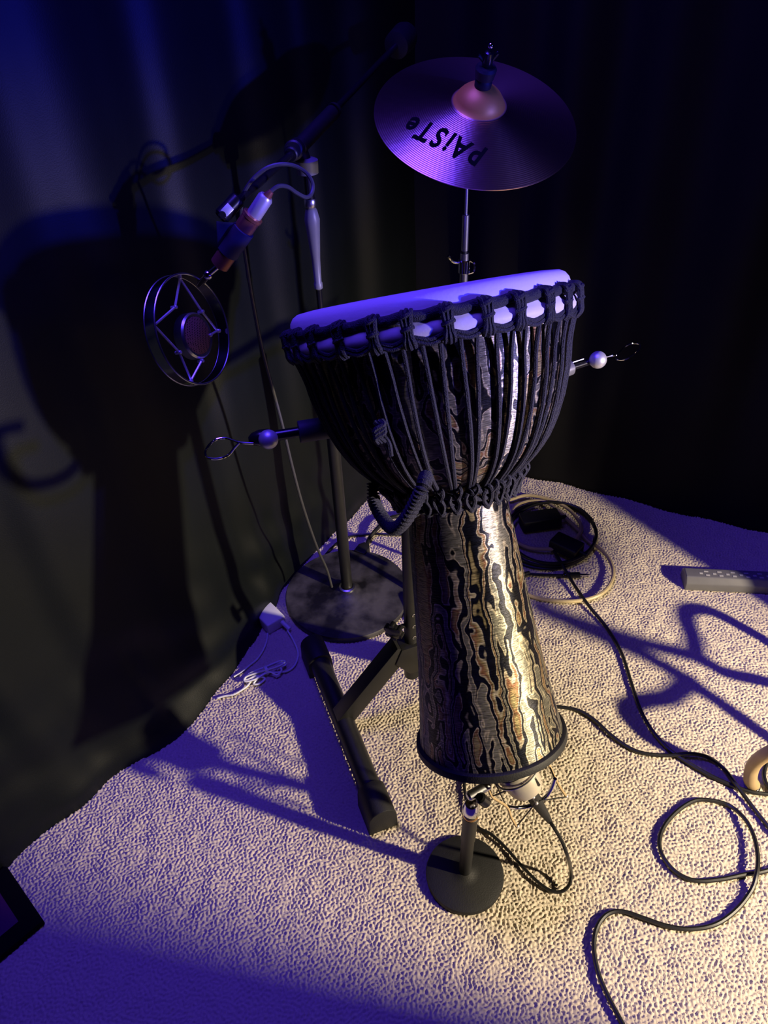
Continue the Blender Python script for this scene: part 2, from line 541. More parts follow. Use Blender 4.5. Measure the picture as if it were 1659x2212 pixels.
def left_fn(s, z):
    b = bottom_out(s)
    e = math.exp(-z / 0.22)
    d = b * (0.15 + 0.85 * e) + creases(s, z) * (1 - 0.5 * e)
    d += vnoise(s * 0.9, z * 0.5, 3) * 0.009 + vnoise(s * 2.1, z * 1.3, 8) * 0.004
    d += 0.034 * min(1, z / .05 + .12) * math.exp(-z / 0.14) * vnoise(s * 1.2, z * 2.2, 11)
    d += 0.024 * math.exp(-((z - .20) / .13) ** 2) * vnoise(s * 1.9, z * 1.9, 21)
    return d - 0.012


def right_fn(s, z):
    d = 0.026 * math.sin(s * 30 + 1.1 + 0.6 * math.sin(s * 9)) + 0.014 * math.sin(s * 13 + 2)
    return d * (0.18 + 0.82 * min(1, z / 0.8)) + 0.004 * vnoise(s, z * 0.4, 5)


curtain('curtain', A0, AD, AN, -1.1, 1.56, 330, 110, 2.5, left_fn, M_curtain_l,
        'black satin curtain hanging along the left side, puddling at its hem')
curtain('curtain.001', B0, BD, BN, -0.40, 1.7, 240, 40, 2.5, right_fn, M_curtain_r,
        'very dark curtain hanging behind the cymbal and on the right')

# ------------------------------------------------------------------ djembe
BOT = V((0.159, 0.703, 0.381)); AXI = V((-0.120, 0.416, 0.902)).normalized()
lx = (V((1, 0, 0)) - AXI * AXI.x).normalized(); ly = AXI.cross(lx)
DR = Matrix((lx, ly, AXI)).transposed()
dj = thing('djembe', 'tall goblet hand drum with dark flame-streaked shell, pale skin head and black ropes', 'drum', BOT, DR)
SH = [(0.0, .1185), (.03, .1140), (.0787, .1075), (.12, .1022), (.161, .0975), (.2415, .0898), (.30, .0850), (.3566, .0800), (.408, .0755),
      (.428, .0772), (.440, .086), (.455, .105), (.47, .122), (.49, .139), (.516, .154), (.55, .168), (.589, .179), (.63, .187), (.66, .190), (.70, .192)]


def shellR(h):
    for (a, ra), (b, rb) in zip(SH, SH[1:]):
        if a <= h <= b:
            return ra + (rb - ra) * (h - a) / (b - a)
    return SH[-1][1] if h > .7 else SH[0][1]


prof_pts = spline([V((r, h, 0)) for h, r in SH], 5)
prof = [(p.x, p.y) for p in prof_pts]
inner = [(r - 0.012, h) for r, h in reversed(prof)]
MB().lathe(prof + inner + [prof[0]], 96, ref=(1, 0, 0)).build('shell', M_shell, dj)
MB().lathe([(.1195, -.002), (.1235, 0), (.1240, .004), (.1225, .011), (.1195, .013), (.1065, .012), (.1055, -.002), (.1195, -.002)], 96).build('bottom_rim', M_rubber, dj)
# goat skin over the bearing edge, down behind the rings
MB().lathe([(.0005, .7145), (.10, .7145), (.17, .7140), (.184, .7125), (.191, .7085), (.1955, .7020), (.1972, .694), (.1988, .682), (.2035, .674), (.2050, .668), (.2040, .662), (.2000, .656), (.1945, .650)],
           128).build('drum_head', M_skin, dj)


def ring_pts(R, h, n=160, wob=0.0, wk=28, ph=0.0, wr=0.0):
    o = []
    for k in range(n):
        a = 2 * math.pi * k / n
        o.append(V(((R + wr * math.sin(wk * a + ph)) * math.cos(a), (R + wr * math.sin(wk * a + ph)) * math.sin(a), h + wob * math.cos(wk * a + ph))))
    return o


NK = 28
STEP = 2 * math.pi / NK
MB().tube(ring_pts(.1992, .6855, 224, 0.0012, 28, 0, .0012), .0070, 9, True).build('upper_rope_ring', M_rope, dj)
lr = MB()
lr.tube(ring_pts(.2030, .6595, 224, 0.0032, 28, -.84), .0029, 7, True)
lr.tube(ring_pts(.2030, .6545, 224, 0.0030, 28, -.84), .0029, 7, True)
lr.build('lower_rope_ring', M_rope, dj)
# hitch knots that tie the two rings together
kb = MB()
for (dx, z0, z1) in ((-.0055, .6905, .6525), (.0, .6915, .6510), (.0055, .6905, .6525)):
    kb.tube(spline([V((.1975, dx, z0 + .002)), V((.2085, dx * 1.05, z0 - .001)), V((.2100, dx * .85, (z0 + z1) / 2 + .008)), V((.2085, dx * .6, (z0 + z1) / 2 - .006)),
                    V((.2078, dx * .95, z1 + .004)), V((.2020, dx * 1.0, z1 - .002))], 4), .0031, 6)
kb.tube(spline([V((.2075, -.0075, .6705)), V((.2118, 0, .672)), V((.2075, .0075, .674))], 4), .0028, 6)
kb.tube(spline([V((.2080, -.0075, .684)), V((.2120, 0, .687)), V((.2080, .0075, .689))], 4), .0030, 6)
knot0 = kb.build('hitch_knot', M_rope, dj)
PH0 = 0.03
knot0.rotation_euler = (0, 0, PH0)


# vertical ropes in a zigzag
def rope_mesh(sgn):
    pts = []
    for k in range(17):
        t = k / 16
        h = .655 - t * (.655 - .4405)
        R = max(shellR(h) + .0052, 0) if h < .645 else .2005
        if h > .60: R = shellR(.60) + .0052 + (.2000 - shellR(.60) - .0052) * ((h - .60) / .055) ** 1.5
        a = sgn * STEP * (0.24 + t * 0.15)
        pts.append(V((R * math.cos(a), R * math.sin(a), h)))
    return MB().tube(pts, .0031, 7)


rA = rope_mesh(1).build('rope', M_rope, dj)
rB = rope_mesh(-1).build('rope', M_rope, dj)
rA.rotation_euler = (0, 0, PH0); rB.rotation_euler = (0, 0, PH0)
for k in range(1, NK):
    for src in (knot0, rA, rB):
        c = copy_part(src, dj); c.rotation_euler = (0, 0, PH0 + k * STEP + random.uniform(-.012, .012))
# neck ring with its loops
nr = MB()
nr.tube(ring_pts(.0985, .4400, 168, .002, 14, 0.4, .0012), .0046, 8, True)
nr.tube(ring_pts(.0940, .4300, 168, .002, 14, 1.4, .0012), .0044, 8, True)
nr.tube(ring_pts(.0880, .4190, 168, .0026, 28, 2.4, .002), .0034, 8, True)
nr.build('neck_rope_ring', M_rope, dj)
lb = MB()
lb.tube(spline([V((.103, -.002, .4500)), V((.1075, .002, .444)), V((.104, .005, .436)), V((.098, .006, .4265)), V((.0955, .001, .4165)), V((.096, -.005, .424)), V((.1015, -.007, .434)), V((.105, -.004, .4425))], 4), .0030, 6)
lb.tube(spline([V((.103, .004, .448)), V((.110, .009, .453)), V((.112, .010, .446)), V((.105, .004, .437))], 4), .0028, 6)
lb.tube(spline([V((.091, -.006, .421)), V((.095, .0, .4135)), V((.090, .006, .417))], 4), .0028, 6)
loop0 = lb.build('neck_loop', M_rope, dj)
loop0.rotation_euler = (0, 0, PH0 + STEP / 2)
for k in range(1, NK):
    c = copy_part(loop0, dj); c.rotation_euler = (0, 0, PH0 + STEP / 2 + k * STEP + random.uniform(-.02, .02))


def to_local(p):
    return DR.transposed() @ (V(p) - BOT)


# wrapped carrying handle hanging at the neck on the left
hp = spline([to_local(at(920, 1030, .745)), to_local(at(914, 1050, .715)), to_local(at(898, 1085, .71)), to_local(at(874, 1125, .715)), to_local(at(850, 1142, .74)), to_local(at(826, 1118, .79)),
             to_local(at(808, 1082, .83)), to_local(at(806, 1045, .85))], 26)
hb = MB(); hb.tube(hp, [.0078 + .0022 * math.sin(i * 1.25) for i in range(len(hp))], 10)
hb.build('carry_handle', M_rope, dj)
kn = MB()
kc = to_local(at(820, 930, .735)); kd = to_local(at(845, 985, .72)); ku = to_local(at(803, 880, .735))
for k, off in enumerate((-.004, 0, .004)):
    kn.tube(spline([kc + V((off, -.004, .012)), kc + V((.006, -.008, .003 + off)), kc + V((-.006, -.008, -.003 + off)), kc + V((off, -.004, -.014))], 5), .0034, 6)
kn.tube(spline([kc, (kc + kd) / 2 + V((.004, -.003, 0)), kd], 5), .003, 6)
kn.build('rope_knot', M_rope, dj)

# ------------------------------------------------------------------ djembe stand
FB = V((-0.115, 0.990, 0)); UB = V((0.33, -0.944, 0)).normalized(); PB = V((0.944, 0.33, 0)).normalized()
PO = V((0.045, 1.046, 0))
ds = thing('djembe_stand', 'black double-footed pole stand holding up the hand drum, with bars ending in wire loops', 'stand', PO)


def foot(mid):
    o = PO
    fb = MB(o).cyl(mid + UB * -.195 + V((0, 0, .046)), mid + UB * .205 + V((0, 0, .046)), .0235, 24).build('foot_bar', M_black_metal, ds)
    fb.location = (0, 0, 0)
    for sg in (-1, 1):
        c = mid + UB * (.2 if sg < 0 else .222) * sg
        e = UB * (sg * .036)
        sec = []
        for k in range(9):
            a = math.pi * k / 8
            sec.append(PB * (.0295 * math.cos(a)) + V((0, 0, .048 + .029 * math.sin(a))))
        sec += [PB * -.031 + V((0, 0, ZF)), PB * .031 + V((0, 0, ZF))]
        cap = MB(o).prism([c - e + s_ for s_ in sec], e * 2).build('rubber_cap', M_rubber, fb, True, .002)
    return fb


def arm(mid, sg):
    top = PO + PB * (-sg * .022) + V((0, 0, .228))
    base = mid + V((0, 0, .05))
    d = (top - base).normalized(); w = UB * .0185; n_ = d.cross(UB).normalized() * .0205
    a = MB(PO)
    a.prism([base - w - n_, base + w - n_, base + w + n_, base - w + n_], top - base)
    ao = a.build('leg_arm', M_black_metal, ds, True, .0015)
    MB(PO).cyl(top - d * .035 - w * 1.35, top - d * .035 - w * .95, .0075, 12).build('bolt', M_steel, ao)
    return ao


FM2 = PO + (PO - FB); FM2.z = 0; FM2 = V((0.205, 1.102, 0))
foot(FB); foot(FM2); arm(FB, 1); arm(FM2, -1)
# pole with its row of holes
MB(PO).cyl(PO + V((0, 0, .16)), PO + V((0, 0, .80)), .0145, 24, .001).build('pole', M_black_metal, ds)
hd = (CAM - PO); hd.z = 0; hd = hd.normalized()
hd2 = (hd + V((.55, 0, 0))).normalized()
for k in range(3):
    c = PO + hd2 * .0138 + V((0, 0, .255 + .034 * k))
    MB(PO).lathe([(.0042, -.001), (.0048, .0012), (.0030, .0016), (.0028, .0002)], 14, c, hd2, True, True).build('pole_hole', M_steel, ds)
# folding bracket around the pole
bb = MB(PO)
bb.prism([PO + V((0, 0, .150)) + UB * .022 + PB * x + V((0, 0, z)) for x, z in ((-.045, .045), (-.03, .085), (.035, .085), (.045, .05), (.03, .0), (-.012, 0))], UB * -.044)
bb.build('bracket', M_black_metal, ds, True, .002)
MB(PO).cyl(PO + UB * .022 + V((-.02, 0, .197)), PO + UB * .027 + V((-.02, 0, .197)), .006, 14).build('bolt', M_steel, ds)
MB(PO).cyl(PO + V((0, 0, .118)), PO + V((0, 0, .152)), .017, 20, .002).build('pole_foot', M_black_metal, ds)
# star knob on the left of the pole
kc_ = PO + PB * -.034 + V((0, 0, .285)); sb = MB(PO)
sb.lathe([(.0105, 0), (.0175, .003), (.0175, .014), (.010, .018)], 20, kc_, hd + PB * -.6, True, True)
for k in range(6):
    a = k * math.pi / 3; ax_ = (hd + PB * -.6).normalized(); u_ = ax_.orthogonal().normalized(); w_ = ax_.cross(u_)
    sb.cyl(kc_ + (u_ * math.cos(a) + w_ * math.sin(a)) * .0165, kc_ + (u_ * math.cos(a) + w_ * math.sin(a)) * .0165 + ax_ * .015, .0055, 10, .001)
sb.cyl(kc_, PO + V((0, 0, .285)), .005, 10)
sb.build('star_knob', M_black_sheen, ds)
# cross bar behind the bowl with two rods that end in wire loops
BZ = 0.80
LB_ = fl(705, 924, BZ); RB_ = fl(1225, 797, BZ)
LK = fl(583, 943, BZ); RK = fl(1287, 777, BZ)
MB(PO).tube([fl(665, 926, BZ) * 0 + LB_, PO + V((0, .012, BZ)), RB_], .009, 12).build('cross_bar', M_black_metal, ds)
dL = (LK - LB_).normalized(); dR = (RK - RB_).normalized()
sl = MB(PO).cyl(LB_ + dL * -.03, LB_ + dL * .045, .0180, 20, .001).build('sleeve', M_blue_sleeve, ds)
MB(PO).cyl(LB_ + dL * .04, LK, .0088, 16).build('rod', M_black_sheen, ds)
MB(PO).ball(LK + V((0.0, -.017, .006)), .0155, 14).build('round_knob', M_knob, ds)
MB(PO).lathe([(.009, 0), (.013, .008), (.0135, .022), (.010, .034), (.004, .040)], 18, LK - dL * .006, dL, True, True).build('clamp', M_black_sheen, ds)
for (c0, pts) in ((LK, [(548, 958), (520, 956), (503, 951), (485, 946), (462, 952), (445, 972), (448, 988), (470, 991), (492, 984), (506, 968), (516, 957)]),):
    MB(PO).tube(spline([fl(x, y, BZ + .004) for x, y in pts], 8), .0019, 8).build('wire_loop', M_chrome, ds)
sr_ = MB(PO).lathe([(.0125, 0), (.014, .01), (.013, .03), (.006, .034)], 18, RB_ - dR * .022, dR, True, True).build('sleeve', M_grey, ds)
MB(PO).cyl(RB_, RK, .0060, 14).build('rod', M_black_sheen, ds)
MB(PO).cyl(RB_ + V((0, 0, .010)), RB_ + dR * .035 + V((0, 0, .010)), .0016, 8).build('pin', M_steel, ds)
MB(PO).ball(RK + V((0, -.012, .006)), .0155, 14).build('round_knob', M_knob, ds)
MB(PO).tube(spline([fl(x, y, BZ + .004) for x, y in [(1302, 773), (1322, 768), (1334, 766), (1346, 752), (1364, 742), (1380, 743), (1382, 752), (1370, 766), (1350, 776), (1334, 777), (1329, 770)]], 8), .0016, 8).build('wire_loop', M_chrome, ds)

# ------------------------------------------------------------------ boom microphone stand
MS = V((-0.108, 1.408, 0))
ms = thing('microphone_stand', 'black boom microphone stand with a heavy round base by the left curtain', 'stand', MS)
MB().lathe([(.160, ZF), (.1665, ZF + .003), (.1675, ZF + .012), (.1650, ZF + .0165), (.12, ZF + .019), (.040, ZF + .022), (.030, ZF + .027), (.0225, ZF + .030), (.0005, ZF + .031)], 72, (0, 0, 0), cap0=True).build('round_base', M_worn_metal, ms)
MB().lathe([(.0215, ZF + .028), (.0215, ZF + .036), (.0165, ZF + .038)], 28).build('base_collar', M_steel, ms)
MB().cyl((0, 0, ZF + .03), (0, 0, .70), .0145, 24).build('lower_pole', M_black_metal, ms)
MB().cyl((0, 0, .69), (0, 0, .875), .0062, 16).build('inner_pole', M_black_sheen, ms)
zt = lambda py: next(z for z in [k * .002 for k in range(300, 620)] if (lambda c: CY - F_PX * c.y / -c.z)(RM.transposed() @ (MS + V((0, 0, z)) - CAM)) <= py)
g0, g1, g2, g3 = zt(612), zt(560), zt(475), zt(447)
MB().lathe([(.0068, g0 - .012), (.0085, g0 - .010), (.0085, g0), (.0070, g0 + .002), (.0085, g1), (.0135, g2 - .012), (.0145, g2), (.0110, g3 - .006), (.0075, g3)], 24, cap0=True, cap1=True).build('clutch_grip', M_grey, ms)
MB().lathe([(.0100, g3), (.0115, g3 + .003), (.0115, g3 + .012), (.0100, g3 + .015)], 24, cap0=True, cap1=True).build('collar', M_steel, ms)
g4 = zt(372)
MB().cyl((0, 0, g3 + .01), (0, 0, g4 + .01), .0085, 16).build('upper_pole', M_black_sheen, ms)
MB().lathe([(.012, g4 - .004), (.0195, g4 - .002), (.0205, g4 + .020), (.012, g4 + .024)], 24, cap0=True, cap1=True).build('swivel_collar', M_grey, ms)
# boom
b0 = at(513, 436, 1.17); bp_ = at(642, 322, 1.395); b1 = bp_ + (bp_ - b0).normalized() * 0
b1 = at(862, 92, 1.80)
bd = (b1 - bp_).normalized(); bd0 = (bp_ - b0).normalized()
MB(MS).tube([b0, bp_, b1], .0062, 12).build('boom_arm', M_black_sheen, ms)
MB(MS).cyl(bp_ - bd0 * .03, bp_ - bd0 * .005, .0125, 16, .002).build('boom_clutch', M_black_metal, ms)
MB(MS).cyl(bp_ + bd * .005, bp_ + bd * .155, .0135, 20, .003).build('boom_sleeve', M_black_metal, ms)
MB(MS).lathe([(.0150, 0), (.0155, .002), (.0150, .004)], 20, bp_ + bd * .140, bd).build('sleeve_ring', M_chrome, ms)
MB(MS).cyl(MS + V((0, 0, g4 + .015)), bp_ + bd * .012, .010, 14).build('boom_neck', M_black_metal, ms)
MB(MS).cyl(bp_ + V((-.005, -.026, .004)), bp_ + V((0, .02, -.002)), .0165, 18, .003).build('boom_knob', M_black_metal, ms)
MB(MS).lathe([(.008, 0), (.026, .004), (.028, .05), (.024, .062), (.008, .066)], 24, b1 - bd * .02, bd, True, True).build('counterweight', M_black_metal, ms)

# ------------------------------------------------------------------ ring microphone
YM = 1.15
q0 = at(473, 574, YM); q1 = at(491, 547, YM); q2 = at(527, 494, YM); q3 = at(548, 466, YM); q4 = at(571, 431, YM)
rm = thing('ring_microphone', 'vintage-style microphone with a copper body and a round capsule sprung inside a big chrome ring', 'microphone', at(419, 712, YM))
RO = at(419, 712, YM)
md_ = (q3 - q0).normalized()
MB(RO).lathe([(.0125, 0), (.0150, .002), (.0150, (q1 - q0).length + .004)], 24, q0, md_, True, True).build('lower_body', M_copper, rm)
MB(RO).lathe([(.0150, 0), (.0150, (q3 - q2).length - .006), (.0162, (q3 - q2).length - .005), (.0162, (q3 - q2).length), (.0120, (q3 - q2).length + .001)], 24, q2, md_, True, True).build('upper_body', M_copper, rm)
MB(RO).cyl(q1, q2, .0140, 20).build('middle_body', M_copper, rm)
nz = RM @ V((.888, 0.02, .46)); nz.normalize()
ylo = RM @ V((0.02, 1, 0)); ylo = (ylo - nz * ylo.dot(nz)).normalized(); xlo = ylo.cross(nz)
RR = .0895


def rl(a, b, c=0.0):
    return RO + xlo * (a * RR) + ylo * (b * RR) + nz * c


MB(RO).lathe([(RR - .0013, -.0215), (RR + .0008, -.0215), (RR + .0008, 0), (RR - .0013, 0), (RR - .0013, -.0215)], 80, RO, nz).build('outer_ring', M_chrome, rm)
for c in (0, -.0215):
    o = MB(RO).tube([rl(math.cos(t), math.sin(t), c) for t in [2 * math.pi * k / 72 for k in range(72)]], .0017, 7, True).build('rim_wire', M_steel, rm)
CC = rl(.18, -.06, -.012)
cr_ = .0385
MB(RO).lathe([(.012, -.020), (cr_ * .8, -.018), (cr_, -.012), (cr_, .004), (cr_ - .003, .007), (cr_ - .007, .006)], 40, CC, nz, True).build('capsule_housing', M_steel, rm)
MB(RO).lathe([(cr_ - .006, .0055), (cr_ * .5, .0095), (.0005, .0105)], 40, CC, nz).build('capsule_grille', M_grille_copper, rm)
mounts = [(-.25, .95), (.83, .18), (.04, -.97), (-.94, -.12)]
posts = [(-.42, .32), (.30, .42), (.52, .02), (.28, -.52), (-.32, -.48)]
for a, b in mounts:
    MB(RO).cyl(rl(a * .94, b * .94, -.010), rl(a * 1.04, b * 1.04, -.010), .0035, 10, .0008).build('ring_screw', M_silver, rm)
for a, b in posts:
    MB(RO).cyl(rl(a, b, -.014), rl(a, b, -.002), .003, 10, .0006).build('spring_post', M_silver, rm)
for i, j in ((0, 0), (0, 1), (1, 1), (1, 2), (2, 3), (2, 4), (3, 4), (3, 0)):
    MB(RO).tube([rl(mounts[i][0] * .95, mounts[i][1] * .95, -.010), rl(posts[j][0], posts[j][1], -.006)], .0021, 7).build('spring', M_silver, rm)
jb = at(449, 594, YM)
jn = MB(RO).ball(jb, .0075, 10)
jn.cyl(jb, q0, .0045, 12); jn.cyl(jb, rl(.30, .95, -.010), .0055, 12)
jn.build('ball_joint', M_chrome, rm)

# the clip that holds it belongs to the stand
cl = MB(MS)
cl.lathe([(.0155, 0), (.0172, .001), (.0172, (q2 - q1).length - .001), (.0155, (q2 - q1).length)], 26, q1, md_, True, True)
cl.build('mic_clip', M_blue_sleeve, ms)
vw = (CAM - q1).normalized()
MB(MS).prism([at(467, 478, YM) - vw * .006, at(470, 542, YM) - vw * .006, at(492, 536, YM) - vw * .006, at(517, 482, YM) - vw * .006], vw * .012).build('clip_fin', M_blue_sleeve, ms, True, .001)
sw0 = at(476, 470, YM); sw1 = at(516, 428, YM + .02)
MB(MS).cyl(sw0, sw1, .0125, 20, .003).build('clip_swivel', M_black_sheen, ms)
sd = (sw1 - sw0).normalized(); sn_ = (vw - sd * vw.dot(sd)).normalized(); st_ = sd.cross(sn_)
MB(MS).box(sw0 + sd * .013 + sn_ * .0125, sd * .008, st_ * .0062, sn_ * .0012).build('swivel_plate', M_silver, ms, True, .0008)
MB(MS).cyl(sw0 + sd * .002 + sn_ * .008, sw0 + sd * .002 + sn_ * .017, .0055, 14, .001).build('swivel_screw', M_black_sheen, ms)

# its cable, plugged in at the top, looping over the boom and hanging to the base
cp = [(578, 423), (588, 411), (603, 402), (622, 404), (640, 416), (660, 426), (672, 420), (676, 402), (670, 384), (655, 368), (632, 357), (604, 355), (576, 363), (552, 381), (535, 402), (524, 424), (521, 450), (522, 490)]
cyd = [1.15, 1.155, 1.16, 1.17, 1.18, 1.19, 1.20, 1.21, 1.215, 1.22, 1.22, 1.215, 1.21, 1.205, 1.20, 1.20, 1.21, 1.22]
pts = [at(x, y, d) for (x, y), d in zip(cp, cyd)]
pts += [at(*p, d) for p, d in (((528, 540), 1.235), ((546, 650), 1.26), ((568, 760), 1.275), ((592, 850), 1.285), ((613, 930), 1.29), ((632, 1010), 1.295), ((655, 1095), 1.305), ((684, 1180), 1.33), ((706, 1230), 1.355), ((717, 1268), 1.36))]
pts[-1].z = max(pts[-1].z, .032)
CO_ = pts[0].copy()
mc = thing('microphone_cable', 'thin charcoal cable looping from the ring microphone down to the round base', 'cable', CO_)
MB(CO_).tube(spline(pts, 8), .0031, 8).build('cord', M_cable_grey, mc)
MB(CO_).lathe([(.0115, 0), (.0118, .004), (.0118, .032), (.0095, .036)], 22, q3, (q4 - q3), True, True).build('plug_housing', M_silver, mc)
MB(CO_).lathe([(.0068, 0), (.0060, .010), (.0040, .016)], 16, q4, (pts[0] - q4), True, True).build('strain_relief', M_copper, mc)

# ------------------------------------------------------------------ cymbal on its stand
CP = V((0.183, 1.350, 1.177))
vv = (CAM - CP).normalized()
ui = RM @ V((.2, .98, 0)); ui = (ui - vv * ui.dot(vv)).normalized()
cn = (vv * math.cos(math.radians(56.5)) + ui * math.sin(math.radians(56.5))).normalized()
cxl = (V((1, 0, 0)) - cn * cn.x).normalized(); cyl_ = cn.cross(cxl)
CRm = Matrix((cxl, cyl_, cn)).transposed()
cy = thing('cymbal', 'tilted bronze cymbal with a large black maker name printed near its front edge', 'cymbal', CP, CRm)


def cym_h(r):
    if r < .042: return .0185 + math.sqrt(.0445 ** 2 - r * r) - math.sqrt(.0445 ** 2 - .042 ** 2)
    t = (r - .042) / .127
    return .0185 - .0290 * t ** 1.15


pr = [(.0062, cym_h(.0062))] + [(.042 * k / 10, cym_h(.042 * k / 10)) for k in range(2, 11)] + [(.042 + .127 * k / 24, cym_h(.042 + .127 * k / 24)) for k in range(1, 25)]
und = [(r, z - .0013) for r, z in reversed(pr)]
MB().lathe(pr + und + [pr[0]], 128, ref=(1, 0, 0)).build('bronze_disc', M_cymbal, cy, angle=60)
# printed name: each letter lies on the bow, its top towards the edge
P0 = V((.006, -.106)); P1 = V((-.112, -.020))
tdir = (P1 - P0).normalized(); tup = V((tdir.y * -1, tdir.x)) * 1
if tup.dot((P0 + P1) / 2) < 0: tup = -tup
word = ['p', 'A', 'i', 'S', 'T', 'e']
widths = [.62, .70, .27, .62, .62, .62]
tot = sum(widths) + .0; cur = 0.0
prt = MB()
for ch, w_ in zip(word, widths):
    cu = bpy.data.curves.new('letter', 'FONT'); cu.body = ch; cu.size = 1.0; cu.offset = .026
    cu.align_x = 'CENTER'; cu.extrude = 0.0; cu.resolution_u = 4
    to = bpy.data.objects.new('letter', cu); COL.objects.link(to)
    bpy.context.view_layer.update()
    tm = to.evaluated_get(bpy.context.evaluated_depsgraph_get()).to_mesh()
    Lw = (P1 - P0).length / tot
    vv_ = []
    for v in tm.vertices:
        a = cur + w_ / 2 + v.co.x * .92; b_ = v.co.y
        if ch == 'p': b_ += .12
        q = P0 + tdir * (a * Lw) + tup * (b_ * .054)
        vv_.append((q.x, q.y, cym_h(q.length) + .0006))
    prt.add(vv_, [tuple(p.vertices) for p in tm.polygons])
    to.to_mesh_clear(); bpy.data.objects.remove(to)
    cur += w_
po_ = prt.build('maker_name', M_print, cy, smooth=False)
po_['label'] = 'black printed name on the cymbal'

SB = V((0.172, 1.364, 0))
cs = thing('cymbal_stand', 'slim chrome stand rising behind the drum and carrying the cymbal', 'stand', SB)
zc = lambda py: next(z for z in [k * .002 for k in range(200, 700)] if (lambda c: CY - F_PX * c.y / -c.z)(RM.transposed() @ (SB + V((0, 0, z)) - CAM)) <= py)
t1, t2, t3 = zc(612), zc(548), zc(463)
MB().cyl((0, 0, .12), (0, 0, t2), .0082, 18).build('lower_tube', M_steel, cs)
MB().cyl((0, 0, t2 - .002), (0, 0, t2 + .006), .0052, 14).build('joint_pin', M_black_metal, cs)
MB().cyl((0, 0, t2 + .004), (0, 0, t3), .0066, 18, .001).build('upper_tube', M_steel, cs)
MB(SB).tube(spline([SB + V((0, 0, t3 - .01)), SB + V((.001, 0, t3 + .10)), CP - cn * .03, CP + cn * .082], 8), .0031, 10).build('cymbal_rod', M_steel, cs)
tc_ = zc(575)
cb = MB(); cb.lathe([(.0095, tc_ - .014), (.0115, tc_ - .012), (.0115, tc_ + .010), (.0095, tc_ + .012)], 20, cap0=True, cap1=True)
cb.tube(spline([V((.010, 0, tc_ + .010)), V((.019, -.004, tc_ + .004)), V((.018, -.004, tc_ - .010)), V((.008, -.004, tc_ - .014))], 6), .0022, 8)
cb.build('tube_clamp', M_chrome, cs)
MB().tube(spline([V((-.010, 0, tc_ + .006)), V((-.022, -.004, tc_ + .010)), V((-.031, -.006, tc_ + .022))], 6), [.0026] * 10 + [.0034] * 3, 8).build('wing_screw', M_chrome, cs)
for k in range(3):
    a = math.radians(50 + 120 * k); d_ = V((math.cos(a), math.sin(a), 0))
    MB().tube([d_ * .008 + V((0, 0, .30)), d_ * .095 + V((0, 0, .016))], .006, 10).build('leg', M_steel, cs)
    MB().cyl(d_ * .095 + V((0, 0, ZF)), d_ * .095 + V((0, 0, .022)), .011, 14, .002).build('rubber_foot', M_rubber, cs)
# felts and wing nut above the bell
b_z = cym_h(0.006)
MB(SB).lathe([(.010, 0), (.0135, .002), (.0140, .010), (.0115, .014), (.0150, .016), (.0170, .030), (.0140, .034)], 22, CP + cn * (b_z - .003), cn, True, True).build('felt', M_rubber, cs)
wn_ = MB(SB); wn_.lathe([(.0060, .030), (.0085, .034), (.0070, .052), (.0040, .054)], 16, CP + cn * b_z, cn, True, True)
wn_.tube(spline([CP + cn * (b_z + .036) - cxl * .004, CP + cn * (b_z + .045) - cxl * .014, CP + cn * (b_z + .046) - cxl * .016], 4), .003, 8)
wn_.tube(spline([CP + cn * (b_z + .036) + cxl * .004, CP + cn * (b_z + .050) + cxl * .012, CP + cn * (b_z + .052) + cxl * .014], 4), .003, 8)
wn_.build('wing_nut', M_black_sheen, cs)
MB(SB).ball(CP + cn * (b_z + .062), .0045, 8).build('rod_tip', M_chrome, cs)

# ------------------------------------------------------------------ desk stand with the microphone under the drum
DS = V((0.122, 0.650, 0))
dk = thing('desk_stand', 'small black desk microphone stand with a round cast base under the drum', 'stand', DS)
MB().lathe([(.070, ZF), (.0735, ZF + .002), (.0742, ZF + .008), (.0725, ZF + .012), (.060, ZF + .0155), (.030, ZF + .0185), (.017, ZF + .0205), (.0128, ZF + .024), (.0005, ZF + .025)], 64, cap0=True).build('round_base', M_rubber, dk)
MB().cyl((0, 0, .028), (.0012, 0, .150), .0118, 24).build('lower_pole', M_black_metal, dk)
MB().cyl((.0012, 0, .149), (.003, .002, .226), .0132, 24, .001).build('upper_pole', M_black_metal, dk)
jc = DS + V((.003, .002, .226))
MB(DS).lathe([(.0122, 0), (.0137, .002), (.0137, .007), (.0125, .009)], 24, jc, (0, 0, 1), True, True).build('brass_ring', M_brass_ring, dk)
MB(DS).lathe([(.0130, .008), (.0145, .012), (.0150, .030), (.0110, .040), (.004, .043)], 22, jc, (0, 0, 1), True, True).build('swivel_joint', M_chrome, dk)
YK = 0.655
MB(DS).cyl(at(1010, 1722, .64), at(1058, 1694, .66), .0085, 18, .003).build('swivel_arm', M_steel, dk)
MB(DS).cyl(at(1036, 1722, .635), at(1052, 1735, .635), .0095, 16, .003).build('thumb_knob', M_black_sheen, dk)

